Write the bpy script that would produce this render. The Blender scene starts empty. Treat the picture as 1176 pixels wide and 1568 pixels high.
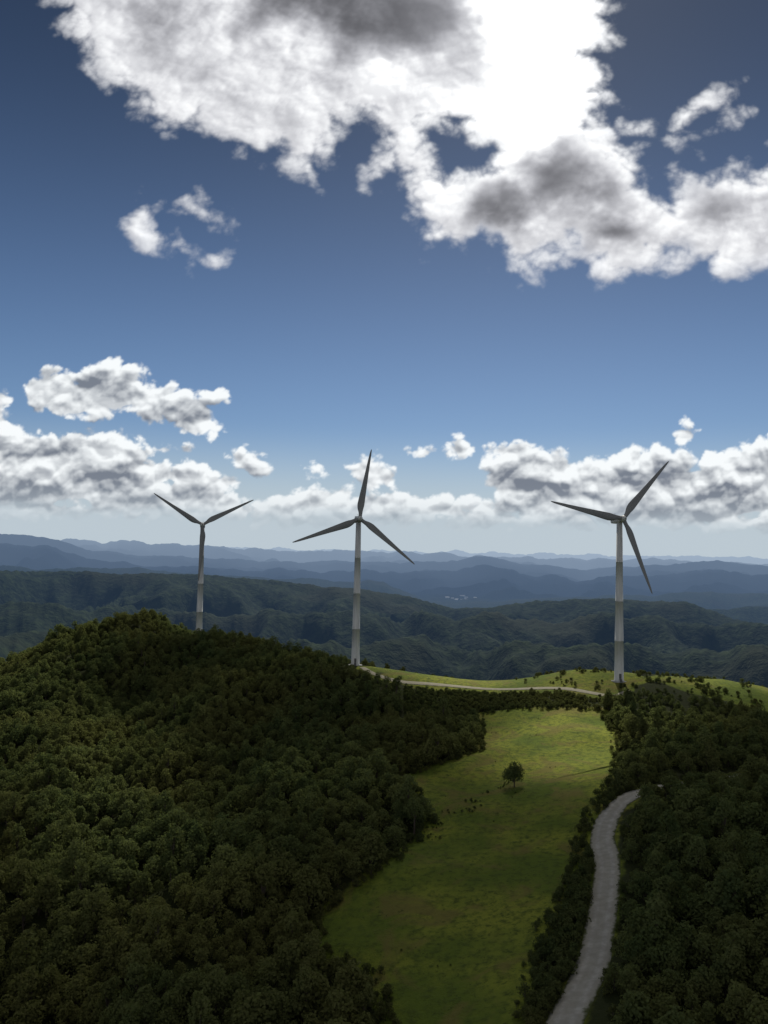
import bpy, math, random
import numpy as np
from mathutils import Vector, Matrix
random.seed(7); rng=np.random.default_rng(7)
scene=bpy.context.scene
R=math.radians
# ------------------------------------------------------------------ helpers
def link(o,parent=None):
    scene.collection.objects.link(o)
    if parent: o.parent=parent
    return o
def mesh_obj(name,verts,faces,mat=None,parent=None,smooth=False,do_link=True):
    me=bpy.data.meshes.new(name)
    me.from_pydata([tuple(v) for v in verts],[],[tuple(f) for f in faces])
    me.update()
    if smooth: me.polygons.foreach_set('use_smooth',[True]*len(me.polygons))
    if mat: me.materials.append(mat)
    o=bpy.data.objects.new(name,me)
    if do_link: link(o,parent)
    return o
def grid_obj(name,V,nu,nv,mat,smooth=True):
    me=bpy.data.meshes.new(name)
    i=np.arange(nu-1)[:,None]; j=np.arange(nv-1)[None,:]
    a=(i*nv+j).ravel(); b=((i+1)*nv+j).ravel(); c=((i+1)*nv+j+1).ravel(); d=(i*nv+j+1).ravel()
    F=np.stack([a,b,c,d],1).astype(np.int32)
    me.vertices.add(len(V)); me.vertices.foreach_set('co',V.astype(np.float32).ravel())
    me.loops.add(F.size); me.loops.foreach_set('vertex_index',F.ravel())
    me.polygons.add(len(F)); me.polygons.foreach_set('loop_start',np.arange(0,F.size,4,dtype=np.int32))
    try: me.polygons.foreach_set('loop_total',np.full(len(F),4,dtype=np.int32))
    except Exception: pass
    me.update(calc_edges=True); me.validate()
    me.polygons.foreach_set('use_smooth',np.full(len(me.polygons),smooth))
    me.materials.append(mat)
    o=bpy.data.objects.new(name,me); link(o); return o
_perm=np.random.default_rng(3).permutation(256); _perm=np.concatenate([_perm,_perm,_perm])
_ang=np.random.default_rng(4).uniform(0,2*math.pi,256); _gc=np.cos(_ang); _gs=np.sin(_ang)
def perlin(x,y):
    xi=np.floor(x).astype(int); yi=np.floor(y).astype(int); xf=x-xi; yf=y-yi
    u=xf**3*(xf*(xf*6-15)+10); v=yf**3*(yf*(yf*6-15)+10)
    def g(ix,iy,dx,dy):
        h=_perm[_perm[ix&255]+(iy&255)]
        return _gc[h]*dx+_gs[h]*dy
    n00=g(xi,yi,xf,yf); n10=g(xi+1,yi,xf-1,yf); n01=g(xi,yi+1,xf,yf-1); n11=g(xi+1,yi+1,xf-1,yf-1)
    return ((n00*(1-u)+n10*u)*(1-v)+(n01*(1-u)+n11*u)*v)*1.5
def fbm(x,y,o=5,g=.5):
    s=0;a=1;t=0
    for k in range(o):
        s=s+a*perlin(x*2**k+17.3*k,y*2**k-9.1*k); t+=a; a*=g
    return s/t
def billow(x,y,o=5,g=.5):
    s=0;a=1;t=0
    for k in range(o):
        c,s_=math.cos(.7*k),math.sin(.7*k)
        s=s+a*np.abs(perlin((x*c-y*s_)*2**k+7.3*k,(x*s_+y*c)*2**k-5.1*k)); t+=a; a*=g
    return s/t
def ridged(x,y,o=4,g=.5):
    s=0;a=1;t=0
    for k in range(o):
        s=s+a*(1-(np.sqrt(perlin(x*2**k+7.7*k,y*2**k+3.1*k)**2+.004)-.06)*1.6); t+=a; a*=g
    return s/t
def sstep(a,b,x):
    t=np.clip((x-a)/(b-a),0,1); return t*t*(3-2*t)
# ------------------------------------------------------------------ node helpers
class NT:
    def __init__(s,nt): s.nt=nt; s.n=nt.nodes; s.l=nt.links
    def new(s,t,**k):
        n=s.n.new(t)
        for a,b in k.items(): setattr(n,a,b)
        return n
    def put(s,sock,val):
        if isinstance(val,bpy.types.NodeSocket): s.l.new(val,sock)
        else: sock.default_value=val
    def m(s,op,a,b=None,c=None,clamp=False):
        n=s.new('ShaderNodeMath',operation=op); n.use_clamp=clamp
        s.put(n.inputs[0],a)
        if b is not None: s.put(n.inputs[1],b)
        if c is not None: s.put(n.inputs[2],c)
        return n.outputs[0]
    def vm(s,op,a,b=None,c=None,out=0):
        n=s.new('ShaderNodeVectorMath',operation=op); s.put(n.inputs[0],a)
        if b is not None: s.put(n.inputs[1],b)
        if c is not None: s.put(n.inputs[2],c)
        return n.outputs[out]
    def scale(s,a,f):
        n=s.new('ShaderNodeVectorMath',operation='SCALE'); s.put(n.inputs[0],a); s.put(n.inputs['Scale'],f); return n.outputs[0]
    def mr(s,v,a,b,c=0.0,d=1.0,smooth=True):
        n=s.new('ShaderNodeMapRange'); n.interpolation_type='SMOOTHSTEP' if smooth else 'LINEAR'
        s.put(n.inputs[0],v)
        for i,x in zip((1,2,3,4),(a,b,c,d)): s.put(n.inputs[i],x)
        return n.outputs[0]
    def mix(s,f,a,b,blend='MIX'):
        n=s.new('ShaderNodeMix',data_type='RGBA',blend_type=blend)
        s.put(n.inputs[0],f); s.put(n.inputs[6],a); s.put(n.inputs[7],b); return n.outputs[2]
    def noise(s,vec,scale,detail=4,rough=.5,out='Fac',dist=0):
        n=s.new('ShaderNodeTexNoise'); s.put(n.inputs['Vector'],vec); n.inputs['Scale'].default_value=scale
        n.inputs['Detail'].default_value=detail; n.inputs['Roughness'].default_value=rough; n.inputs['Distortion'].default_value=dist
        return n.outputs[out]
def material(name):
    m=bpy.data.materials.new(name); m.use_nodes=True; m.node_tree.nodes.clear()
    try: m.cycles.emission_sampling='NONE'
    except Exception: pass
    return m,NT(m.node_tree)
def C(r,g,b): return (r,g,b,1.0)
HAZE=C(.080,.145,.265)  # haze colour, mixed into distant materials as emission
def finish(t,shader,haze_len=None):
    """aerial haze painted in as emission, growing with distance from the world origin"""
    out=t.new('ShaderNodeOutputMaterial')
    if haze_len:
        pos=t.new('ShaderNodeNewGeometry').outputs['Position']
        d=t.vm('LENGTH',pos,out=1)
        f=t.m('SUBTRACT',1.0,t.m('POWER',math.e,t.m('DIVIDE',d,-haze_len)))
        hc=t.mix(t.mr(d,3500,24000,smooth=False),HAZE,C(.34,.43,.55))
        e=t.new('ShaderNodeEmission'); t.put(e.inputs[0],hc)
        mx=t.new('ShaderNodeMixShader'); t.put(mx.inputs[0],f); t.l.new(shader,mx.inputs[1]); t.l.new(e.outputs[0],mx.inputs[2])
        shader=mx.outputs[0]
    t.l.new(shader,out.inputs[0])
def princ(t,col,rough=.6,normal=None,spec=.3):
    b=t.new('ShaderNodeBsdfPrincipled'); t.put(b.inputs['Base Color'],col); t.put(b.inputs['Roughness'],rough)
    b.inputs['Specular IOR Level'].default_value=spec
    if normal is not None: t.l.new(normal,b.inputs['Normal'])
    return b.outputs[0]
def bump(t,h,strength=.5,dist=1.0):
    b=t.new('ShaderNodeBump'); t.put(b.inputs['Height'],h); b.inputs['Strength'].default_value=strength; b.inputs['Distance'].default_value=dist
    return b.outputs[0]
# ------------------------------------------------------------------ near terrain height
CP=np.array([
(-127,558,-60),(-160,562,-50),(-190,550,-54),(-53,490,-65),(-107,550,-60),(-14,441,-58.6),(118,398,-58),(63,415,-64),(30,425,-62),(107,430,-57),
(60,480,-84),(110,480,-86),(0,500,-84),
(132,390,-58),(170,404,-58),(186,385,-62),(230,400,-70),(150,360,-64),(200,350,-72),
(50,600,-115),(50,700,-160),(-150,700,-120),(-60,620,-105),(180,520,-110),(-227,480,-84),(-330,560,-125),(-400,450,-130),(-280,400,-108),(-220,330,-100),
(-147,315,-94),(-95,207,-97),(-74,163,-98),(-118,420,-85),(-70,254,-95),(-60,360,-84),(-150,500,-68),
(18,385,-73),(-18,287,-83),(-10,380,-74),(0,330,-79),
(64,361,-70),(52,294,-76),(26,226,-81),(11,178,-85),(9,154,-87),(-14,190,-87),(5,240,-82),
(33,143,-80),(42,161,-79.3),(50,182,-78),(59,205,-76),(68,236,-73.5),(77,247,-71),(89,252,-69.5),
(86,179,-70),(59,123,-76),(110,140,-66),(131,272,-68),(124,326,-68),(89,302,-71),(98,358,-66),(180,250,-66),(220,320,-74),(160,320,-68),
(0,60,-88),(-80,60,-96),(80,40,-78),(0,-100,-90),(-200,-100,-120),(200,-100,-90),(300,150,-90),(-250,150,-130),
(-500,900,-260),(-250,900,-240),(0,900,-240),(250,900,-250),(500,900,-260),(500,500,-180),(500,200,-150),(-500,200,-190),(-500,600,-190),(500,-150,-150),(-500,-150,-200),(330,450,-130)],float)
P0=CP[:,:2]/100.
def K(r2): return np.where(r2>1e-12,.5*r2*np.log(r2+1e-12),0)
n=len(CP); A=np.zeros((n+3,n+3)); d2=((P0[:,None]-P0[None])**2).sum(-1)
A[:n,:n]=K(d2)+np.eye(n)*.004; A[:n,n]=1; A[:n,n+1:]=P0; A[n,:n]=1; A[n+1:,:n]=P0.T
W=np.linalg.solve(A,np.concatenate([CP[:,2],[0,0,0]]))
def inpoly(x,y,poly):
    x=np.asarray(x,float); y=np.asarray(y,float); c=np.zeros(x.shape,bool); m=len(poly)
    for k in range(m):
        x1,y1=poly[k]; x2,y2=poly[(k+1)%m]
        if y1==y2: continue
        cond=((y1>y)!=(y2>y))&(x<(x2-x1)*(y-y1)/(y2-y1)+x1); c^=cond
    return c
def segdist(x,y,pts):
    d=np.full(np.shape(x),1e9)
    for (x1,y1),(x2,y2) in zip(pts[:-1],pts[1:]):
        dx,dy=x2-x1,y2-y1; t=np.clip(((x-x1)*dx+(y-y1)*dy)/(dx*dx+dy*dy),0,1)
        d=np.minimum(d,np.hypot(x-x1-t*dx,y-y1-t*dy))
    return d
M_MAIN=[(45,376),(38,320),(20,306),(2.5,293),(14,262),(14,247),(4,225),(-16.6,198),(-13.6,181),(-2,171),(1,155),(-2,120),(18,118),(29,150),(37,175),(50,201),(64,238),(79,265),(91,302),(98,330),(101,362),(75,372)]
M_CREST=[(-9,452),(-6,436),(9,421),(14,408),(46,402),(88,386),(103,370),(112,380),(122,386),(134,398),(128,420),(112,430),(60,436),(30,452)]
M_RIGHT=[(132,400),(145,378),(175,366),(215,356),(270,370),(240,430),(150,420)]
M_LEFT=[(-122,548),(-104,538),(-92,548),(-106,562),(-120,562)]
POLYS=[M_MAIN,M_CREST,M_RIGHT,M_LEFT]
ROAD=[(22,118),(33,143),(42.5,161),(50.4,182),(58,205),(61.5,222),(67.8,237),(77,248),(89.5,253),(104,257),(124,266),(150,288),(185,296)]
TRACK=[(118,382),(109,376),(100,383),(89,393),(68,403),(46,410),(26,413),(9,415),(-4,424),(-10,434)]
VERGE=[(22,110),(20,118),(29,150),(37,175),(50,201),(64,238),(79,262),(95,268),(96,256),(77,250),(66,240),(59,222),(56,205),(48,182),(40,161),(31,143),(22,118)]
def roadd(x,y): return np.minimum(segdist(x,y,ROAD),segdist(x,y,TRACK))
def height(x,y,detail=True):
    x=np.asarray(x,float); y=np.asarray(y,float); sh=x.shape; xx=x.ravel()/100; yy=y.ravel()/100
    z=W[n]+W[n+1]*xx+W[n+2]*yy
    for k in range(n): z=z+W[k]*K((xx-P0[k,0])**2+(yy-P0[k,1])**2)
    z=z.reshape(sh)
    if detail:
        f=sstep(5,70,roadd(x,y))*sstep(0,60,np.minimum(np.hypot(x-118,y-398),np.hypot(x+127,y-558)))
        lf=sstep(0,-60,x)
        z=z+f*((ridged(x/90,y/110+3,3)-.6)*(5+13*lf)+fbm(x/25,y/25,3)*1.4)
    return np.maximum(z,-265)
# ------------------------------------------------------------------ materials
def leaf_mat(name,c1,c2):
    m,t=material(name)
    oi=t.new('ShaderNodeObjectInfo'); tc=t.new('ShaderNodeTexCoord')
    pos=t.new('ShaderNodeNewGeometry').outputs['Position']
    nz=t.noise(tc.outputs['Object'],1.3,2)
    big=t.noise(pos,.02,2)
    f=t.m('ADD',t.m('MULTIPLY',oi.outputs['Random'],.65),t.m('MULTIPLY',nz,.35))
    col=t.mix(f,c1,c2)
    col=t.mix(t.mr(big,.4,.65),col,C(c2[0]*.95,c2[1]*.85,c2[2]*.8))
    d=t.new('ShaderNodeBsdfDiffuse'); t.put(d.inputs[0],col)
    tr=t.new('ShaderNodeBsdfTranslucent'); t.put(tr.inputs[0],t.mix(.6,col,C(c2[0]*1.25,c2[1]*1.3,c2[2]*.8)))
    mx=t.new('ShaderNodeMixShader'); mx.inputs[0].default_value=.40
    t.l.new(d.outputs[0],mx.inputs[1]); t.l.new(tr.outputs[0],mx.inputs[2])
    finish(t,mx.outputs[0]); return m
LEAF=leaf_mat('foliage',C(.052,.080,.034),C(.138,.158,.062))
LEAF2=leaf_mat('foliage_shrub',C(.045,.066,.028),C(.10,.115,.045))
BARK,t=material('bark')
finish(t,princ(t,t.mix(t.noise(t.new('ShaderNodeTexCoord').outputs['Object'],6,3),C(.05,.04,.03),C(.11,.09,.07)),.9))
GROUND,t=material('hillside_ground')
pos=t.new('ShaderNodeNewGeometry').outputs['Position']
at=t.new('ShaderNodeAttribute',attribute_name='meadow').outputs['Fac']
edge=t.noise(pos,.12,5,.6)
mk=t.mr(t.m('ADD',at,t.m('MULTIPLY',t.m('SUBTRACT',edge,.5),.9)),.35,.6)
g1=t.noise(pos,.03,5,.6); g2=t.noise(pos,.5,5,.65); g3=t.noise(pos,2.2,3,.6)
grass=t.mix(t.mr(g1,.38,.62),C(.100,.140,.020),C(.225,.245,.034))
grass=t.mix(t.mr(g2,.42,.7),grass,C(.062,.086,.018))
grass=t.mix(t.m('MULTIPLY',g3,.5),grass,C(.055,.07,.016))
dry=t.mr(t.noise(pos,.06,4,.6,dist=1.0),.50,.66)
grass=t.mix(t.m('MULTIPLY',dry,.75),grass,C(.135,.115,.036))
tuft=t.mr(t.noise(pos,.9,2,.5),.62,.72)
grass=t.mix(t.m('MULTIPLY',tuft,.6),grass,C(.035,.052,.014))
floor_=t.mix(g2,C(.020,.026,.010),C(.036,.042,.016))
col=t.mix(mk,floor_,grass)
h=t.m('ADD',t.m('MULTIPLY',g3,.5),g2)
finish(t,princ(t,col,.95,bump(t,h,.6,.9),.05))
HILL,t=material('forested_hills')
pos=t.new('ShaderNodeNewGeometry').outputs['Position']
a=t.noise(pos,.07,4,.7); b=t.noise(pos,.004,4,.55)
col=t.mix(t.mr(a,.35,.7),C(.006,.012,.006),C(.024,.036,.015))
col=t.mix(t.mr(b,.5,.65),col,C(.019,.024,.011))
patch=t.mr(t.noise(pos,.0012,5,.6),.60,.66)
posn=t.new('ShaderNodeSeparateXYZ'); t.l.new(pos,posn.inputs[0])
low=t.mr(posn.outputs[2],-300,-325)
col=t.mix(t.m('MULTIPLY',patch,low),col,C(.07,.08,.05))
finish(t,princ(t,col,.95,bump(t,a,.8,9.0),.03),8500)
def gravel(name,c1,c2):
    m,t=material(name)
    pos=t.new('ShaderNodeNewGeometry').outputs['Position']
    r1=t.noise(pos,.5,5,.6); r2=t.noise(pos,5,4,.7)
    uvx=t.new('ShaderNodeAttribute',attribute_name='across').outputs['Fac']
    col=t.mix(t.mr(r1,.35,.7),c1,c2)
    col=t.mix(t.m('MULTIPLY',r2,.4),col,C(.2,.195,.17))
    rut=t.m('ABSOLUTE',t.m('SUBTRACT',t.m('ABSOLUTE',uvx),.42))
    col=t.mix(t.mr(rut,.05,.25,.0,.35),col,C(.22,.21,.17))
    ed=t.mr(t.m('ADD',t.m('ABSOLUTE',uvx),t.m('MULTIPLY',t.m('SUBTRACT',r1,.5),.9)),.74,1.0)
    col=t.mix(ed,col,C(.06,.07,.025))
    finish(t,princ(t,col,.95,bump(t,r2,.5,.1),.1)); return m
ROADM=gravel('gravel',C(.29,.28,.255),C(.41,.40,.37))
TRACKM=gravel('dirt',C(.30,.27,.19),C(.38,.35,.26))
def paint(name,c1,c2):
    m,t=material(name)
    tc=t.new('ShaderNodeTexCoord').outputs['Object']
    sc=t.new('ShaderNodeMapping'); sc.inputs['Scale'].default_value=(1,1,.08); t.l.new(tc,sc.inputs[0])
    finish(t,princ(t,t.mix(t.mr(t.noise(sc.outputs[0],1.2,5,.6),.35,.75),c1,c2),.5,None,.35)); return m
PAINT=paint('turbine_paint',C(.60,.60,.57),C(.45,.455,.44))
BLADE_SHADE=paint('blade_paint',C(.24,.24,.235),C(.19,.19,.185))  # tower paint darkened: the blades' shaded side put into the colour
STEEL,t=material('dark_steel'); finish(t,princ(t,C(.12,.12,.12),.6))
CONC,t=material('concrete'); finish(t,princ(t,t.mix(t.noise(t.new('ShaderNodeTexCoord').outputs['Object'],3,4),C(.3,.3,.28),C(.4,.39,.37)),.9))
# ------------------------------------------------------------------ near terrain mesh
xs=np.arange(-500,501,2.5); ys=np.arange(-150,901,2.5)
X,Y=np.meshgrid(xs,ys,indexing='ij'); Z=height(X,Y)
ter=grid_obj('hillside_terrain',np.stack([X.ravel(),Y.ravel(),Z.ravel()],1),len(xs),len(ys),GROUND)
md=np.zeros(X.shape,bool)
for p in POLYS: md|=inpoly(X,Y,p)
mdf=md.astype(float)
rd=roadd(X,Y); mdf=np.maximum(mdf,(rd<4.5)*.7)
mdf=(mdf+np.roll(mdf,1,0)+np.roll(mdf,-1,0)+np.roll(mdf,1,1)+np.roll(mdf,-1,1))/5
ta=ter.data.attributes.new('meadow','FLOAT','POINT'); ta.data.foreach_set('value',mdf.ravel().astype(np.float32))
# ------------------------------------------------------------------ far hills (polar sheet)
NA,NR=1100,460
az=np.linspace(R(-52),R(52),NA); rr=560*(70000/560)**(np.linspace(0,1,NR))
AZ,RR=np.meshgrid(az,rr,indexing='ij'); XX=RR*np.sin(AZ); YY=RR*np.cos(AZ); AD=np.degrees(AZ)
BASE=-330.
def rng_(azs,vs): return np.interp(AD,azs,vs)
Aaz=[-52,-25.7,-17.6,-11.9,-6.9,-1.3,1.5,5.2,8,11.2,14.3,20.7,25.7,52]
Av=[-.03,-.024,-.024,-.025,-.031,-.04,-.0445,-.061,-.060,-.0475,-.044,-.0454,-.076,-.09]
Daz=[-52,-25.7,-23,-20,-16.3,-8.7,.5,5.2,7.3,9.8,14.3,18.6,22.7,25.7,52]
Dv=[.02,.0225,.0175,.003,-.003,-.006,-.004,-.001,.0065,-.002,-.009,-.002,.006,-.001,-.005]
ranges=[(940,300,np.full(AD.shape,-.104),.024,190,3.),
 (1330,300,np.full(AD.shape,-.070),.022,210,3.),
 (1800,480,rng_(Aaz,Av),.0040,240,3.),
 (3300,700,rng_([-52,-10,0,6,9,20,30,52],[-.035,-.04,-.045,-.066,-.07,-.055,-.05,-.05]),.008,480,3.),
 (5200,900,rng_([-52,-20,0,3,8,20,30],[-.018,-.02,-.03,-.052,-.052,-.036,-.032]),.008,700,2.5),
 (8500,1300,rng_(Daz,Dv)-.012,.010,1100,2.),
 (11500,1600,rng_(Daz,Dv),.005,1500,1.6),
 (17000,3000,rng_([-52,-18,-13,-8.7,0,12,20,26,52],[.0135,.014,.0115,.009,.008,.0055,.005,.003,.003]),.007,2500,1.3),
 (30000,5000,np.full(AD.shape,.010),.006,4000,1.)]
ZF=np.full(XX.shape,BASE)
for i,(R0,w,v,jit,sc_,fa) in enumerate(ranges):
    Rw=R0*(1+.16*fbm(AD/9+31*i,AD*0+5*i,3))
    nz=fbm(AD/(3.0*fa/2)+11*i,AD*0+2.2*i,5,.55)
    cr=(v+jit*nz)*Rw*np.cos(AZ)
    tt=np.abs(RR-Rw)/w
    wx_=fbm(XX/(sc_*2),YY/(sc_*2)+9*i,3)*.6
    N=np.clip(ridged(XX/sc_+i*7+wx_,YY/(sc_*1.4)+i*3-wx_,3,.45),0,.95)
    g=np.exp(-(tt*(2.0-1.65*N))**1.3)
    ZF=np.maximum(ZF,BASE+(cr-BASE)*g)
ZF+= fbm(XX/60,YY/60,3)*np.where(RR<4000,4.5,3)+ fbm(XX/9,YY/9,2)*np.where(RR<2600,2.2,0)
ZF=ZF - sstep(800,560,RR)*60
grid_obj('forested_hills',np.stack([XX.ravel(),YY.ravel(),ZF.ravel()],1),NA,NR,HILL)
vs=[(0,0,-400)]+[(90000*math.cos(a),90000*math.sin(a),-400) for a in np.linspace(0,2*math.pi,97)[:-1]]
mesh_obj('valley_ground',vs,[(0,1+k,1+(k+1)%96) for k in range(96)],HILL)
# ------------------------------------------------------------------ road
def catmull(pts,step=1.5):
    pts=[np.array(p,float) for p in pts]; P=[2*pts[0]-pts[1]]+pts+[2*pts[-1]-pts[-2]]; out=[]
    for i in range(1,len(P)-2):
        L=np.linalg.norm(P[i+1]-P[i]); m=max(2,int(L/step))
        for k in range(m):
            t=k/m; out.append(.5*((2*P[i])+(-P[i-1]+P[i+1])*t+(2*P[i-1]-5*P[i]+4*P[i+1]-P[i+2])*t*t+(-P[i-1]+3*P[i]-3*P[i+1]+P[i+2])*t**3))
    out.append(P[-2]); return np.array(out)
def ribbon(name,pts,wf,lift,mat):
    c=catmull(pts); T=np.gradient(c,axis=0); T/=np.linalg.norm(T,axis=1)[:,None]; Nn=np.stack([T[:,1],-T[:,0]],1)
    m=9; cs=np.linspace(-1,1,m); V=[];ac=[]
    wv=np.array([wf(k/len(c)) for k in range(len(c))])*(1+.12*fbm(np.arange(len(c))/9.,np.zeros(len(c)),2))
    for k in range(len(c)):
        p=c[k][None]+Nn[k][None]*cs[:,None]*wv[k]
        z=height(p[:,0],p[:,1])+lift*(1-.7*np.abs(cs)**3)
        V.append(np.column_stack([p,z])); ac+=list(cs)
    o=grid_obj(name,np.concatenate(V),len(c),m,mat)
    a=o.data.attributes.new('across','FLOAT','POINT'); a.data.foreach_set('value',np.array(ac,np.float32)); return o
ribbon('gravel_road',ROAD,lambda s:3.3,.22,ROADM)
ribbon('dirt_track',TRACK,lambda s:1.9,.22,TRACKM)
# ------------------------------------------------------------------ trees
def tube(V,F,mi,p0,p1,r0,r1,seg=6,midx=1):
    p0=np.array(p0,float);p1=np.array(p1,float); d=p1-p0; d/=np.linalg.norm(d)
    a=np.cross(d,[.3,.9,.1]); a/=np.linalg.norm(a); b=np.cross(d,a); s=len(V)
    for p,r in((p0,r0),(p1,r1)):
        for k in range(seg):
            th=2*math.pi*k/seg; V.append(p+r*(math.cos(th)*a+math.sin(th)*b))
    for k in range(seg):
        F.append((s+k,s+(k+1)%seg,s+seg+(k+1)%seg,s+seg+k)); mi.append(midx)
def make_tree(name,seed,H=8.,cr=3.2,trunk=2.2,leaves=1000,leaf=.5,lobes=9,mat=None,do_link=False,low=.25):
    r=np.random.default_rng(seed); V=[];F=[];mi=[]
    top=np.array([r.normal(0,.2),r.normal(0,.2),H*.72])
    tube(V,F,mi,(0,0,-.8),(top[0]*.5,top[1]*.5,H*.4),.24*H/8,.16*H/8); tube(V,F,mi,(top[0]*.5,top[1]*.5,H*.4),top,.16*H/8,.05)
    L=[]
    for k in range(lobes):
        th=2*math.pi*k/lobes*1.7+r.uniform(-.5,.5); hz=r.uniform(0,1); rad=cr*(.62*math.sqrt(max(0,1-hz*hz*.9)))*r.uniform(.7,1.15)
        c=np.array([rad*math.cos(th),rad*math.sin(th),trunk+ (H-trunk)*(low+(.80-low)*hz)]); s=cr*r.uniform(.34,.58)
        L.append((c,s)); st=np.array([0,0,trunk+(H-trunk)*.3*hz])
        tube(V,F,mi,st,c,.09,.03,5)
    L.append((np.array([0,0,H*.62]),cr*.6)); L.append((np.array([r.normal(0,.4),r.normal(0,.4),H-cr*.4]),cr*.4))
    tot=sum(s*s for c,s in L)
    for c,s in L:
        m=int(leaves*s*s/tot)
        for k in range(m):
            d=r.normal(size=3); d/=np.linalg.norm(d)
            if d[2]<-.5 and r.random()<.6: d[2]*=-1
            bumpf=1+.18*math.sin(5*d[0]+seed+c[0])*math.cos(4*d[1]+c[1])
            p=c+d*s*r.uniform(.62,1.08)**.7*bumpf*np.array([1,1,.85])
            nn=d*.9+r.normal(size=3)*.55+np.array([0,0,.25]); nn/=np.linalg.norm(nn)
            a=np.cross(nn,r.normal(size=3)); a/=np.linalg.norm(a); b=np.cross(nn,a)
            sz=leaf*r.uniform(.5,1.15); i0=len(V)
            V+= [p+a*sz,p+b*sz*.75,p-a*sz*.9,p-b*sz*.7]; F.append((i0,i0+1,i0+2,i0+3)); mi.append(0)
    o=mesh_obj(name,V,F,mat or LEAF,do_link=do_link); o.data.materials.append(BARK)
    o.data.polygons.foreach_set('material_index',np.array(mi,np.int32)); return o
kinds=bpy.data.collections.new('forest_tree_kinds')
for k in range(8):
    H=[7.5,8.5,6.8,9.8,7.8,6.2,8.8,7.0][k]; cr=[3.2,3.4,3.1,3.0,4.0,2.9,2.4,3.6][k]
    kinds.objects.link(make_tree('forest_tree_%c'%(97+k),20+k,H,cr,1.0,950,.36,8+k%5,low=.1))
skinds=bpy.data.collections.new('shrub_kinds')
for k in range(4):
    skinds.objects.link(make_tree('shrub_%c'%(97+k),60+k,2.4,1.4,.2,300,.22,7,LEAF2,low=.05))
def scatter(name,P,rot,scl,kind,coll):
    me=bpy.data.meshes.new(name); me.vertices.add(len(P)); me.vertices.foreach_set('co',P.astype(np.float32).ravel())
    for nm,ty,arr in(('rot','FLOAT',rot),('scl','FLOAT',scl),('kind','INT',kind)):
        a=me.attributes.new(nm,ty,'POINT'); a.data.foreach_set('value',arr.astype(np.int32 if ty=='INT' else np.float32))
    o=bpy.data.objects.new(name,me); link(o)
    ng=bpy.data.node_groups.new(name+'_nodes','GeometryNodeTree')
    ng.interface.new_socket('Geometry',in_out='INPUT',socket_type='NodeSocketGeometry')
    ng.interface.new_socket('Geometry',in_out='OUTPUT',socket_type='NodeSocketGeometry')
    N=ng.nodes; L=ng.links
    gi=N.new('NodeGroupInput'); go=N.new('NodeGroupOutput'); ip=N.new('GeometryNodeInstanceOnPoints')
    ci=N.new('GeometryNodeCollectionInfo'); ci.inputs['Collection'].default_value=coll; ci.inputs['Separate Children'].default_value=True; ci.inputs['Reset Children'].default_value=True
    def na(nm,ty):
        x=N.new('GeometryNodeInputNamedAttribute'); x.data_type=ty; x.inputs[0].default_value=nm
        return [s for s in x.outputs if s.enabled and s.name=='Attribute'][0]
    cx=N.new('ShaderNodeCombineXYZ'); L.new(na('rot','FLOAT'),cx.inputs[2])
    er=N.new('FunctionNodeEulerToRotation'); L.new(cx.outputs[0],er.inputs[0])
    L.new(gi.outputs[0],ip.inputs['Points']); L.new(ci.outputs[0],ip.inputs['Instance']); ip.inputs['Pick Instance'].default_value=True
    L.new(na('kind','INT'),ip.inputs['Instance Index']); L.new(er.outputs[0],ip.inputs['Rotation']); L.new(na('scl','FLOAT'),ip.inputs['Scale'])
    L.new(ip.outputs[0],go.inputs[0])
    md_=o.modifiers.new('scatter','NODES'); md_.node_group=ng; return o
TURB=[(-14,441),(118,398),(-127,558)]
def clear_mask(x,y,rd,pad):
    m=np.ones(x.shape,bool)
    for p in POLYS+[VERGE]: m&=~inpoly(x,y,p)
    m&=roadd(x,y)>rd
    for tx,ty in TURB: m&=np.hypot(x-tx,y-ty)>pad
    return m
sp=4.0
gx,gy=np.meshgrid(np.arange(-480,400,sp),np.arange(70,660,sp)); gx=gx.ravel()+rng.uniform(-2.6,2.6,gx.size); gy=gy.ravel()+rng.uniform(-2.6,2.6,gy.size)
k=(np.abs(gx)<.62*gy+60)&clear_mask(gx+2*fbm(gx/9,gy/9,2),gy,6.0,9)
belt=(gx>10)&(gx<112)&(gy>366)&(gy<412)
k&=~belt
k&=~((gy<470)&(gx>95)&(gx<150)&(gy>372))
k&=~((gy>405)&(gy<470)&(gx>-5)&(gx<240))
k&=~((gy>366)&(gx>130)&(gx<290)&(gy<500)&(height(gx,gy)>-76))
gx,gy=gx[k],gy[k]
dens=fbm(gx/40+5,gy/40,3); keep=rng.random(len(gx))<np.clip(.95+dens*.4,.7,1); gx,gy=gx[keep],gy[keep]
s=rng.uniform(.55,1.0,len(gx))+.45*(rng.random(len(gx))**4); s*=(1+.35*fbm(gx/25,gy/25,3))
crest=sstep(45,0,np.minimum(np.hypot(gx+14,gy-441),np.minimum(np.hypot(gx-125,gy-395),np.hypot(gx+127,gy-555))))
s*=1-.45*crest
s*=1-.3*sstep(12,4,roadd(gx,gy))
s*=1-.35*((gx>110)&(gy>330)&(gy<372))
scatter('forest',np.column_stack([gx,gy,height(gx,gy)-.3]),rng.uniform(0,6.28,len(gx)),s,rng.integers(0,8,len(gx)),kinds)
def pts_in(n_,x0,x1,y0,y1): return rng.uniform(x0,x1,n_),rng.uniform(y0,y1,n_)
sx=[];sy=[];ss=[]
def add(x,y,q,a,b): sx.append(x[q]);sy.append(y[q]);ss.append(rng.uniform(a,b,q.sum()))
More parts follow.
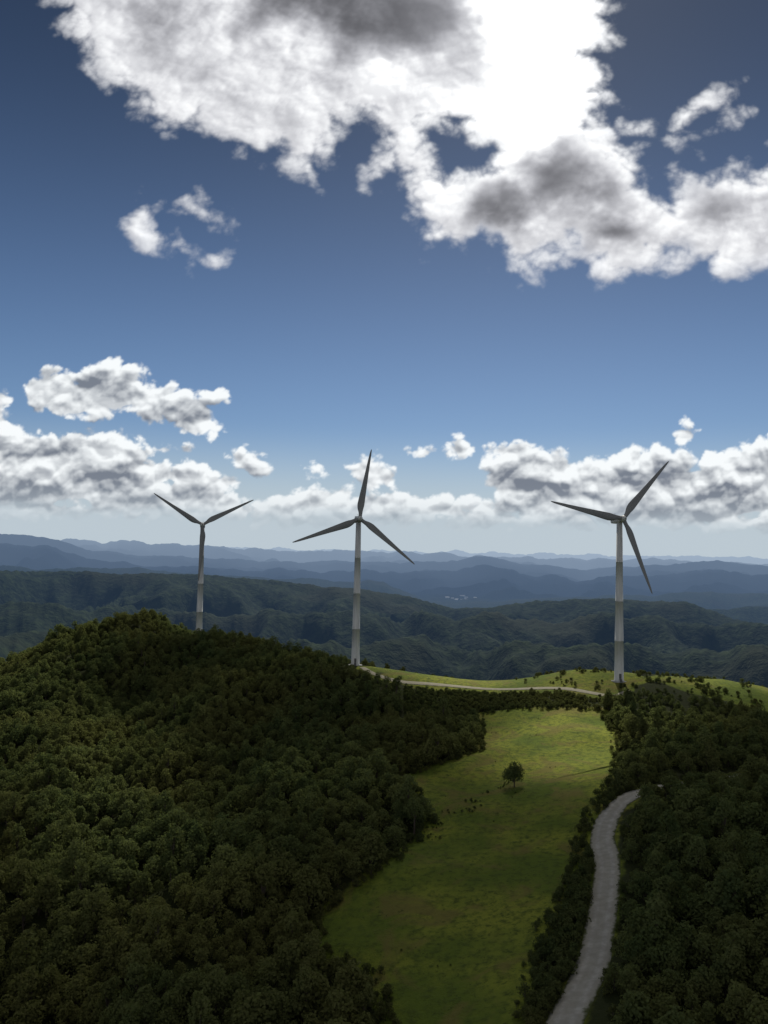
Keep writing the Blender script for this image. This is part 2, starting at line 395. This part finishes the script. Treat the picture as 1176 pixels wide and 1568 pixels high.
x,y=pts_in(9000,-20,130,110,430); d=roadd(x,y); add(x,y,(d>3.8)&(d<8.5)&(y<340)&(rng.random(9000)<.6),.3,1.0)
x,y=pts_in(9000,15,100,108,270); add(x,y,inpoly(x,y,VERGE)&(roadd(x,y)>3.6)&(rng.random(9000)<.8),.4,1.25)
x,y=pts_in(2600,12,112,370,410); d=roadd(x,y); add(x,y,(d>3)&~inpoly(x,y,M_CREST)&~inpoly(x,y,M_MAIN),.4,.95)
x,y=pts_in(900,70,165,372,440); d=np.hypot(x-118,y-398); add(x,y,(d>9)&(fbm(x/12,y/12,2)>.1)&(roadd(x,y)>3.5),.3,.9)
x,y=pts_in(900,130,250,366,440); add(x,y,(fbm(x/15+4,y/15,2)>.12),.3,1.1)
edge_l=M_MAIN+[M_MAIN[0]]
x,y=pts_in(26000,-40,120,110,400); d=segdist(x,y,edge_l); add(x,y,(d<4)&(rng.random(26000)<.4)&(roadd(x,y)>4),.3,1.1)
x,y=pts_in(900,-10,100,120,370); add(x,y,inpoly(x,y,M_MAIN)&(fbm(x/14,y/14,2)>.30),.08,.25)
x,y=pts_in(500,5,50,225,300); add(x,y,inpoly(x,y,M_MAIN)&(np.abs((x-14)-(y-240)*.75+fbm(x/9,y/9,2)*9)<3.5),.15,.5)
sx=np.concatenate(sx);sy=np.concatenate(sy);ss=np.concatenate(ss)
scatter('shrubs',np.column_stack([sx,sy,height(sx,sy)-.1]),rng.uniform(0,6.28,len(sx)),ss,rng.integers(0,4,len(sx)),skinds)
def place_tree(seed,x,y,**kw):
    o=make_tree('broadleaf_tree',seed,do_link=True,**kw); o.location=(x,y,float(height(np.array([x]),np.array([y]))[0])); return o
place_tree(101,46,274,H=8.2,cr=3.9,trunk=1.0,leaves=3000,leaf=.27,lobes=18,low=.12)
place_tree(102,11,243,H=10.5,cr=3.4,trunk=4.6,leaves=1200,leaf=.3,lobes=9)
place_tree(103,100,318,H=9.5,cr=4.2,trunk=2.4,leaves=2000,leaf=.32,lobes=11)
place_tree(104,84,262,H=6.5,cr=3.0,trunk=1.4,leaves=1400,leaf=.28,lobes=9)
# ------------------------------------------------------------------ wind turbines
def lathe(name,prof,mat,parent,seg=40,cap=True):
    V=[];F=[]
    for r,z in prof:
        for k in range(seg): a=2*math.pi*k/seg; V.append((r*math.cos(a),r*math.sin(a),z))
    for i in range(len(prof)-1):
        for k in range(seg): F.append((i*seg+k,i*seg+(k+1)%seg,(i+1)*seg+(k+1)%seg,(i+1)*seg+k))
    if cap: F.append(tuple(range((len(prof)-1)*seg,len(prof)*seg)))
    o=mesh_obj(name,V,F,mat,parent,smooth=True); return o
def make_blade(name,parent):
    rs=[1.0,2.2,3.5,5,6.5,8,10,13,17,21,25,29,33,36,38,39,39.5]
    ch=[2.0,2.0,2.3,3.0,3.6,3.85,3.7,3.35,2.9,2.5,2.1,1.75,1.4,1.1,.8,.5,.08]
    th=[2.0,1.95,1.7,1.45,1.2,1.0,.86,.70,.56,.45,.36,.28,.2,.15,.1,.06,.02]
    tw=[18,18,17,15,13,11.5,9.5,7.5,5.5,4,3,2,1,.5,0,0,0]
    m=20;V=[];F=[]
    for r,c,h_,w in zip(rs,ch,th,tw):
        rnd=max(0,min(1,(5-r)/3.))
        for k in range(m):
            a=2*math.pi*k/m; x=math.cos(a); y=math.sin(a)
            ax=(x*.5+.18*(1-rnd))*c; ay=y*.5*h_*(1-(1-rnd)*.45*(-x*.5+.5)) 
            ww=math.radians(w); pre=-1.2*(r/39.5)**2
            V.append((-(ax*math.cos(ww)-ay*math.sin(ww)),ax*math.sin(ww)+ay*math.cos(ww)+pre,r))
    for i in range(len(rs)-1):
        for k in range(m): F.append((i*m+k,i*m+(k+1)%m,(i+1)*m+(k+1)%m,(i+1)*m+k))
    F.append(tuple(range((len(rs)-1)*m,len(rs)*m)))
    return mesh_obj(name,V,F,BLADE_SHADE,parent,smooth=True)
def superbox(name,parent,secs,mat,ex=4.,seg=28):
    V=[];F=[]
    for y,w,h_,zc in secs:
        for k in range(seg):
            a=2*math.pi*k/seg; c,s_=math.cos(a),math.sin(a)
            V.append((w*math.copysign(abs(c)**(2/ex),c),y,zc+h_*math.copysign(abs(s_)**(2/ex),s_)))
    for i in range(len(secs)-1):
        for k in range(seg): F.append((i*seg+k,i*seg+(k+1)%seg,(i+1)*seg+(k+1)%seg,(i+1)*seg+k))
    F.append(tuple(range(seg))); F.append(tuple(reversed(range((len(secs)-1)*seg,len(secs)*seg))))
    return mesh_obj(name,V,F,mat,parent,smooth=True)
def turbine(x,y,z,yaw,theta0):
    root=bpy.data.objects.new('wind_turbine',None); link(root); root.location=(x,y,z); root.empty_display_size=5
    lathe('foundation',[(3.8,-1.5),(3.8,.25)],CONC,root)
    prof=[];H=78.4
    for i in range(5):
        z0=.25+(H-.25)*i/4
        rad=2.3+(1.42-2.3)*i/4
        if i in(1,2,3): prof+=[(rad,z0-.14),(rad+.06,z0-.12),(rad+.06,z0+.12),(rad,z0+.14)]
        elif i==0: prof+=[(rad+.18,.25),(rad+.18,.5),(rad,.55)]
        else: prof+=[(rad,z0)]
    lathe('tower',prof,PAINT,root)
    V=[(-.55,-2.37,1.6),(.55,-2.37,1.6),(.55,-2.35,3.9),(-.55,-2.35,3.9),(-.55,-2.1,1.6),(.55,-2.1,1.6),(.55,-2.1,3.9),(-.55,-2.1,3.9)]
    BF=[(0,1,2,3),(0,4,5,1),(1,5,6,2),(2,6,7,3),(3,7,4,0)]
    mesh_obj('tower_door',V,BF,STEEL,root)
    V=[];F=[]
    for k in range(6):
        s=len(V); y0=-2.4-.3*(5-k)
        for (a,b,c) in [(-.6,y0-.3,.26*k),(.6,y0-.3,.26*k),(.6,y0,.26*k),(-.6,y0,.26*k),(-.6,y0-.3,.26*k+.25),(.6,y0-.3,.26*k+.25),(.6,y0,.26*k+.25),(-.6,y0,.26*k+.25)]: V.append((a,b,c))
        F+=[tuple(s+q for q in f) for f in [(0,1,2,3),(4,5,6,7),(0,1,5,4),(1,2,6,5),(2,3,7,6),(3,0,4,7)]]
    mesh_obj('door_steps',V,F,STEEL,root)
    head=bpy.data.objects.new('nacelle_head',None); link(head,root); head.location=(0,0,80); head.rotation_euler=(R(-5),0,yaw)
    superbox('nacelle',head,[(-2.5,1.25,1.3,0),(-2.0,1.6,1.65,0),(0,1.75,1.8,.05),(4,1.7,1.75,.15),(6.6,1.5,1.45,.3),(7.3,1.1,1.0,.35)],PAINT)
    superbox('roof_cooler',head,[(4.6,1.2,.35,2.1),(6.0,1.2,.35,2.1)],PAINT,6)
    V=[];F=[];mi=[]; tube(V,F,mi,(.3,5.2,2.3),(.3,5.2,3.9),.05,.04); tube(V,F,mi,(-.3,5.2,3.7),(.9,5.2,3.7),.04,.04); mesh_obj('wind_vane',V,F,STEEL,head)
    rot=bpy.data.objects.new('rotor',None); link(rot,head); rot.location=(0,-4.0,0); rot.rotation_euler=(0,R(theta0),0)
    superbox('hub',rot,[(-2.1,.15,.15,0),(-1.9,.6,.6,0),(-1.3,1.15,1.15,0),(-.4,1.55,1.55,0),(.8,1.65,1.65,0),(1.45,1.45,1.45,0)],PAINT,2.)
    for k in range(3):
        b=make_blade('blade_%d'%(k+1),rot); b.rotation_euler=(0,R(120*k),0)
    return root
turbine(-14,441,-58.8,R(11.4),9)
turbine(118,398,-58.2,R(11.4),40.6)
turbine(-127,558,-59.6,R(11.4),62)
# ------------------------------------------------------------------ distant village
V=[];F=[]
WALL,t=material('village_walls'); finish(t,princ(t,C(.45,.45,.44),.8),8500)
for (a0,r0,sr,sa,cnt) in [(5.5,5900,250,1.3,16),(15,7400,350,2.,25),(21.5,7000,500,2.5,36)]:
    for q in range(cnt):
        a=R(a0+random.gauss(0,sa*.6)); r=r0+random.gauss(0,sr); x=r*math.sin(a); y=r*math.cos(a)
        ia=int(round((a-az[0])/(az[1]-az[0]))); ir=int(round(math.log(r/560)/math.log(70000/560)*(NR-1))); z=ZF[ia,ir]
        if z>BASE+60: continue
        w=random.uniform(6,16); l=random.uniform(6,12); h_=random.uniform(4,8); s=len(V)
        V+=[(x-w,y-l,z-4),(x+w,y-l,z-4),(x+w,y+l,z-4),(x-w,y+l,z-4),(x-w,y-l,z+h_),(x+w,y-l,z+h_),(x+w,y+l,z+h_),(x-w,y+l,z+h_),(x-w,y,z+h_+4),(x+w,y,z+h_+4)]
        F+=[tuple(s+i for i in f) for f in [(0,1,5,4),(1,2,6,9,5),(2,3,7,6),(3,0,4,8,7),(4,5,9,8),(6,7,8,9)]]
if V: mesh_obj('distant_village',V,F,WALL)
# ------------------------------------------------------------------ sun
SAZ,SEL=R(10),R(43)
sd=Vector((math.sin(SAZ)*math.cos(SEL),math.cos(SAZ)*math.cos(SEL),math.sin(SEL)))
sl=bpy.data.lights.new('sun','SUN'); sl.energy=5; sl.angle=R(.5); sl.color=(1,.95,.84)
so=bpy.data.objects.new('sun',sl); link(so); so.rotation_euler=sd.to_track_quat('Z','Y').to_euler(); so.location=sd*500
# ------------------------------------------------------------------ unseen overhead cloud sheet, added to shade the ridge
CH=2500.; off=(CH+75)/math.tan(SEL); ox,oy=off*math.sin(SAZ),off*math.cos(SAZ)
CLD,t=material('shade_cloud_vapour')
alpha=t.new('ShaderNodeAttribute',attribute_name='thickness').outputs['Fac']
tr=t.new('ShaderNodeBsdfTransparent'); tl=t.new('ShaderNodeBsdfTranslucent'); tl.inputs[0].default_value=C(.5,.52,.55)
mx=t.new('ShaderNodeMixShader'); t.l.new(alpha,mx.inputs[0]); t.l.new(tr.outputs[0],mx.inputs[1]); t.l.new(tl.outputs[0],mx.inputs[2])
finish(t,mx.outputs[0])
m_=260;uu=np.linspace(-620,620,m_);ux,uy=np.meshgrid(uu,uu,indexing='ij')
wx=ux+36*fbm(ux/60,uy/60,4); wy=uy+36*fbm(ux/60+9,uy/60+5,4)
gap=np.zeros(ux.shape)
for (cx_,cy_,rx,ry,rt,am) in [(84,325,42,58,-10,1.0),(60,415,95,32,-5,1.0),(195,395,80,36,0,1.0),(-115,340,30,150,24,.9),(-200,440,32,110,22,.85),(-107,550,26,16,0,.9),(-30,290,18,50,30,.4),(-150,260,22,90,28,.7),(-50,420,60,22,10,.35)]:  # gaps shaped to drop sun patches on meadow and slopes
    c_,s_=math.cos(R(rt)),math.sin(R(rt)); dx=(wx-cx_)*c_+(wy-cy_)*s_; dy=-(wx-cx_)*s_+(wy-cy_)*c_
    gap=np.maximum(gap,am*sstep(1.3,.4,np.hypot(dx/rx,dy/ry)))
th_=np.clip(.93-.93*gap+.07*fbm(ux/40,uy/40,3),0,1)*sstep(1.0,.85,np.hypot(wx/560,wy/590))
co_=grid_obj('shade_cloud',np.stack([ux.ravel()+ox,uy.ravel()+oy,CH+12*fbm(ux/150,uy/150,3).ravel()],1),m_,m_,CLD)
a_=co_.data.attributes.new('thickness','FLOAT','POINT'); a_.data.foreach_set('value',th_.ravel().astype(np.float32))
# ------------------------------------------------------------------ cumulus on a glowing sky patch, light and shade painted in, 60 km out
# outlines in hundredths of (tan azimuth, tan elevation) seen from the ridge
BIG=[(-44.8,72),(-42.3,67.0),(-38.8,62.6),(-34,58.7),(-30,55.0),(-23,53.4),(-17.4,50.2),(-14.4,51.5),(-9.7,47.8),(-7.2,52.0),(-4.6,56),(-2.1,53.5),(-2.4,49.2),(.5,48.4),(3.2,43.0),(4.0,39.6),(8.7,39.2),(12,40.5),(16.3,35.1),(19.6,38.0),(23.8,39.2),(28,34.5),(33.8,36.7),(38,39.6),(42.2,36.6),(48.5,38.0),(60,42),(62,52),(48.5,52.5),(40.1,52.3),(37,48.3),(33.8,47.3),(33,51.2),(31,54.2),(27.6,57.2),(28.5,62),(26.4,66.5),(28.6,71.7),(28,73.5),(30,90),(-45,90)]
HOLE=[(5.0,55.2),(8.5,55.3),(12.0,52.8),(9.8,50.8),(6.3,51.8)]
WISPS=[[(35.4,56.5),(37.8,60.2),(41.8,61.9),(45,59.6),(44.4,57.3),(41.4,58.4),(38.9,56),(37,52.6),(35.3,54.6)],[(29.5,58),(35,56.2),(34.1,53.6),(29.5,54.6)],
 [(-27.3,45.5),(-24.2,45.8),(-19.4,42.4),(-20.4,41),(-24.2,42.6),(-27.3,43.5)],
 [(-35.3,41.6),(-32.2,44.7),(-29.2,45.8),(-30.5,43.3),(-30.8,41.8),(-26.4,40.6),(-23.8,38.6),(-25.3,37.1),(-29.5,38.7),(-33.5,39.4)],[(-23.3,38),(-21.4,38.4),(-22.4,36.3)]]
LOWP=[[(-46,20.4),(-43.5,23.2),(-39.1,23.1),(-35.4,24.9),(-32.2,24),(-30.8,22),(-27.1,21.2),(-24.2,20.4),(-20.6,21.1),(-20,19.4),(-22,18.4),(-20,15.5),(-22.1,14.5),(-26.7,15.6),(-29.2,16.9),(-32.5,17.7),(-39.1,16.7),(-44.3,18.2)],
 [(-60,19),(-54,18.2),(-49,18),(-45.3,15.1),(-41.4,14.7),(-36.4,15.7),(-32.0,14.7),(-27.4,13.1),(-29.5,12),(-26.3,11.3),(-20.5,10.5),(-17.8,9.2),(-19,7.8),(-16.2,6.2),(-16.5,4.6),(-40,4),(-60,4)],
 [(-20.4,13.4),(-17.8,14.1),(-14.1,11.7),(-14.6,10.3),(-19,10.8)],[(-26.4,13.2),(-25,14.2),(-23.8,13.2),(-24.8,12.2)],[(-4.7,11.4),(-3.3,13),(-1.0,13.1),(1.6,10.1),(1,9.0),(-4.1,9.2)],
 [(2.1,14.0),(4.5,14.3),(6.6,13.5),(5.6,12.8),(3.1,13)],[(7.8,15.1),(9.5,15.8),(12.1,13.9),(10.3,12.4),(7.8,12.8)],[(-10.7,11.5),(-8.6,11.8),(-6.8,10.4),(-8.2,9.6)],
 [(-17,6.6),(-13.8,8.0),(-10.1,9.0),(-5.6,8.6),(-2.3,7.8),(1,9.2),(4.3,8.2),(8.4,8.1),(12.5,8.0),(16.4,6.5),(17,4.2),(1,3.9),(-16.3,3.9)],
 [(12,12),(14.1,14.5),(17,15.8),(20,14.7),(21.9,14.1),(23.9,12.9),(28,13.6),(31,14.8),(34.7,15.3),(38.8,13.7),(42.9,14.2),(45.8,15.8),(48.4,16.8),(60,17.3),(60,4.6),(48.3,4.5),(33.8,4.4),(21.5,4.2),(16.4,5.6),(13.2,9.1)],
 [(36.7,16.6),(38.1,18.2),(39.5,17.0),(39,15.6),(37,15.6)],[(-50,19.8),(-47.4,18.9),(-50,18.4)]]
st=.00125; ua=np.arange(-.64,.64+st,st); va=np.arange(-.005,.84,st); U,Vv=np.meshgrid(ua,va,indexing='ij')
cs_=.005; uc=np.arange(-.72,.72,cs_); vc=np.arange(-.1,.95,cs_); UC,VC=np.meshgrid(uc,vc,indexing='ij')
def sdf(polys):
    best=np.full(UC.shape,-1.)
    for p in polys:
        p=[(a/100,b/100) for a,b in p]; d=segdist(UC,VC,p+[p[0]]); best=np.maximum(best,np.where(inpoly(UC,VC,p),d,-d))
    return best
def bil(F,u,v,u0,v0,s):
    x=np.clip((u-u0)/s,0,F.shape[0]-1.001); y=np.clip((v-v0)/s,0,F.shape[1]-1.001); i=x.astype(int); j=y.astype(int); fx=x-i; fy=y-j
    return (F[i,j]*(1-fx)+F[i+1,j]*fx)*(1-fy)+(F[i,j+1]*(1-fx)+F[i+1,j+1]*fx)*fy
SU,SV=.165,.80
dl=np.hypot(SU-U,SV-Vv)+1e-4; tox,toy=(SU-U)/dl,(SV-Vv)/dl
# high, backlight painted into the colour
sh_=np.minimum(sdf([BIG]),-sdf([HOLE])); sw=sdf(WISPS)
w1=fbm(U*8,Vv*8,6,.55)*.024; w2=fbm(U*8+40,Vv*8+11,6,.55)*.024
S=np.maximum(bil(sh_,U+w1,Vv+w2,uc[0],vc[0],cs_),bil(sw,U+w1*.5,Vv+w2*.5,uc[0],vc[0],cs_)+.001)
bl=billow(U*14+3,Vv*17,6,.48)
S1=S+.080*(bl-.25)+.010*fbm(U*40,Vv*50,4,.55)
aH=sstep(-.006,.026,S1)*(.74+.26*sstep(0,.03,S))
acc=0
for k in range(1,8):
    acc=acc+np.clip(bil(S1,U+tox*.010*k,Vv+toy*.010*k,ua[0],va[0],st)/.05,0,1)
Lh=np.exp(-acc*.20)
DK=[(.045,.700,.105,.055,2.2),(-.06,.720,.11,.035,1.7),(-.20,.705,.12,.03,.7),(-.30,.68,.05,.03,.4),(-.12,.62,.05,.025,.5),(.145,.447,.045,.026,2.6),(.235,.495,.052,.038,2.6),(.255,.420,.05,.016,1.4),(.33,.41,.05,.014,.9),(.445,.47,.06,.025,.9),(.39,.425,.04,.014,.7),(.31,.455,.035,.02,.8),(-.2,.60,.04,.02,.3),(.165,.70,.050,.10,-1.8),(.21,.60,.05,.06,-.6)]
uw=U+.060*fbm(U*9+5,Vv*9,5,.5); vw=Vv+.045*fbm(U*9-5,Vv*9+8,5,.5)
dk=sum(a*np.exp(-((uw-cu)/ru)**2-((vw-cv)/rv)**2) for cu,cv,ru,rv,a in DK)
grad=S1-bil(S1,U+tox*.006,Vv+toy*.006,ua[0],va[0],st)
tau=sstep(.0,.055,S1)
soft=fbm(U*11+2,Vv*15+7,6,.5)
Dh=(np.clip(dk,-1,3)*(1+.8*soft)+.20*(1-Lh)+1.1*soft-.23)*tau+.36*(.27-bl)*tau
Dh=np.where(Dh>0,1-np.exp(-1.0*np.clip(Dh,0,5)),Dh*.25)
lum=1.02-.93*Dh
lum=lum*(1+np.clip(grad*13,-.15,.18))
lum*= .88+.12*sstep(0,.04,S1)
near=np.exp(-((U-.175)/.15)**2-((Vv-.70)/.20)**2)
lum=lum*(.86+.40*near)+.22*near*aH
colH=np.stack([lum*.975,lum*.985,lum*(1.0+.10*(1-np.clip(lum,0,1)))],-1)
# low banks : lit tops and grey bases painted in
sl_=sdf(LOWP)
w1=fbm(U*24,Vv*30,4,.55)*.007; w2=fbm(U*24+40,Vv*30+11,4,.55)*.005
SL=bil(sl_,U+w1,Vv+w2,uc[0],vc[0],cs_)
b2=billow(U*28+3,Vv*32,5,.48)
T1=SL+.032*(b2-.22)+.0015*fbm(U*150,Vv*180,2)
big=fbm(U*14+7,Vv*30+2,3)
T1=T1-.024*sstep(.14,.45,big)*sstep(.0,.03,SL)
aL=sstep(-.001,.0065,T1)
acc=0
for k in range(1,8): acc=acc+np.clip(bil(T1,U+tox*.004*k,Vv+toy*.0045*k,ua[0],va[0],st)/.014,0,1)
Ll=np.exp(-acc*.20)
b3=billow(U*28+3,Vv*32,4,.40)
gr=(b3-bil(b3,U+.002,Vv+.006,ua[0],va[0],st)); roll=fbm(U*13+3,Vv*26+5,4,.45); gr2=roll-bil(roll,U,Vv+.012,ua[0],va[0],st)
lumL=.36+.64*Ll+np.clip(gr*1.2,-.16,.22)+np.clip(gr2*1.0,-.20,.24)+.14*roll
lumL=np.clip(lumL,.22,.98)
colL=np.stack([lumL*.985-.025,lumL*.995,lumL*.95+.06],-1)
f=(sstep(.10,.03,Vv)*.60)[...,None]; colL=colL*(1-f)+np.array([.50,.575,.63])*f
aL=aL*(1-.75*sstep(.066,.040,Vv+.012*fbm(U*20,Vv*60,3)))
wl=(Vv<.31); aa=np.where(wl,aL,aH); cc=np.where(wl[...,None],colL,colH)
aa=aa*sstep(.64,.60,np.abs(U))*sstep(.84,.80,Vv)
nrm=np.sqrt(U*U+Vv*Vv+1); P=np.stack([U/nrm,1/nrm,Vv/nrm],-1)*60000.
SKM,t=material('cumulus_clouds')
an=t.new('ShaderNodeAttribute',attribute_name='cumulus')
e=t.new('ShaderNodeEmission'); t.l.new(an.outputs['Color'],e.inputs[0]); tr=t.new('ShaderNodeBsdfTransparent')
mx=t.new('ShaderNodeMixShader'); t.l.new(an.outputs['Alpha'],mx.inputs[0]); t.l.new(tr.outputs[0],mx.inputs[1]); t.l.new(e.outputs[0],mx.inputs[2]); finish(t,mx.outputs[0])
so_=grid_obj('sky',P.reshape(-1,3),len(ua),len(va),SKM)
ca=so_.data.color_attributes.new('cumulus','FLOAT_COLOR','POINT')
ca.data.foreach_set('color',np.concatenate([np.clip(cc,0,2),aa[...,None]],-1).astype(np.float32).ravel())
# ------------------------------------------------------------------ world : nishita sky, cloud brightness added behind the viewpoint as fill light
w=bpy.data.worlds.new('World'); scene.world=w; w.use_nodes=True; w.node_tree.nodes.clear(); t=NT(w.node_tree)
sky=t.new('ShaderNodeTexSky',sky_type='NISHITA'); sky.sun_disc=False; sky.sun_elevation=SEL; sky.sun_rotation=SAZ; sky.altitude=900; sky.air_density=1.0; sky.dust_density=.6; sky.ozone_density=2.5
D=t.vm('NORMALIZE',t.new('ShaderNodeTexCoord').outputs['Generated'])
sx_=t.new('ShaderNodeSeparateXYZ'); t.l.new(D,sx_.inputs[0]); el=sx_.outputs[2]
HZ=C(5.0,5.8,6.4)
skc=t.mix(1.0,sky.outputs[0],C(.47,.535,.61),'MULTIPLY')
skc=t.mix(t.mr(el,.17,.025),skc,HZ)
skc=t.scale(skc,t.mr(el,.11,.62,1.0,.31))
cl=t.mr(t.noise(D,2.5,5,.55),.42,.60,.1,.85)
back=t.mr(sx_.outputs[1],.35,-.05)
skc=t.mix(t.m('MULTIPLY',cl,back),skc,C(5.0,4.9,4.7))  # added fill brightness for surfaces facing the viewpoint
bg=t.new('ShaderNodeBackground'); t.l.new(skc,bg.inputs[0]); bg.inputs[1].default_value=.1
wo=t.new('ShaderNodeOutputWorld'); t.l.new(bg.outputs[0],wo.inputs[0])
# ------------------------------------------------------------------ camera
cam=bpy.data.cameras.new('camera'); co=bpy.data.objects.new('camera',cam); link(co)
cam.sensor_fit='VERTICAL'; cam.sensor_height=24; cam.lens=12/math.tan(math.atan(784/1219)); cam.clip_start=.5; cam.clip_end=200000
co.matrix_world=Matrix.Rotation(R(90+3.33),4,'X') @ Matrix.Rotation(R(1.2),4,'Z'); scene.camera=co
scene.view_settings.view_transform='Standard'; scene.view_settings.look='None'; scene.view_settings.exposure=0
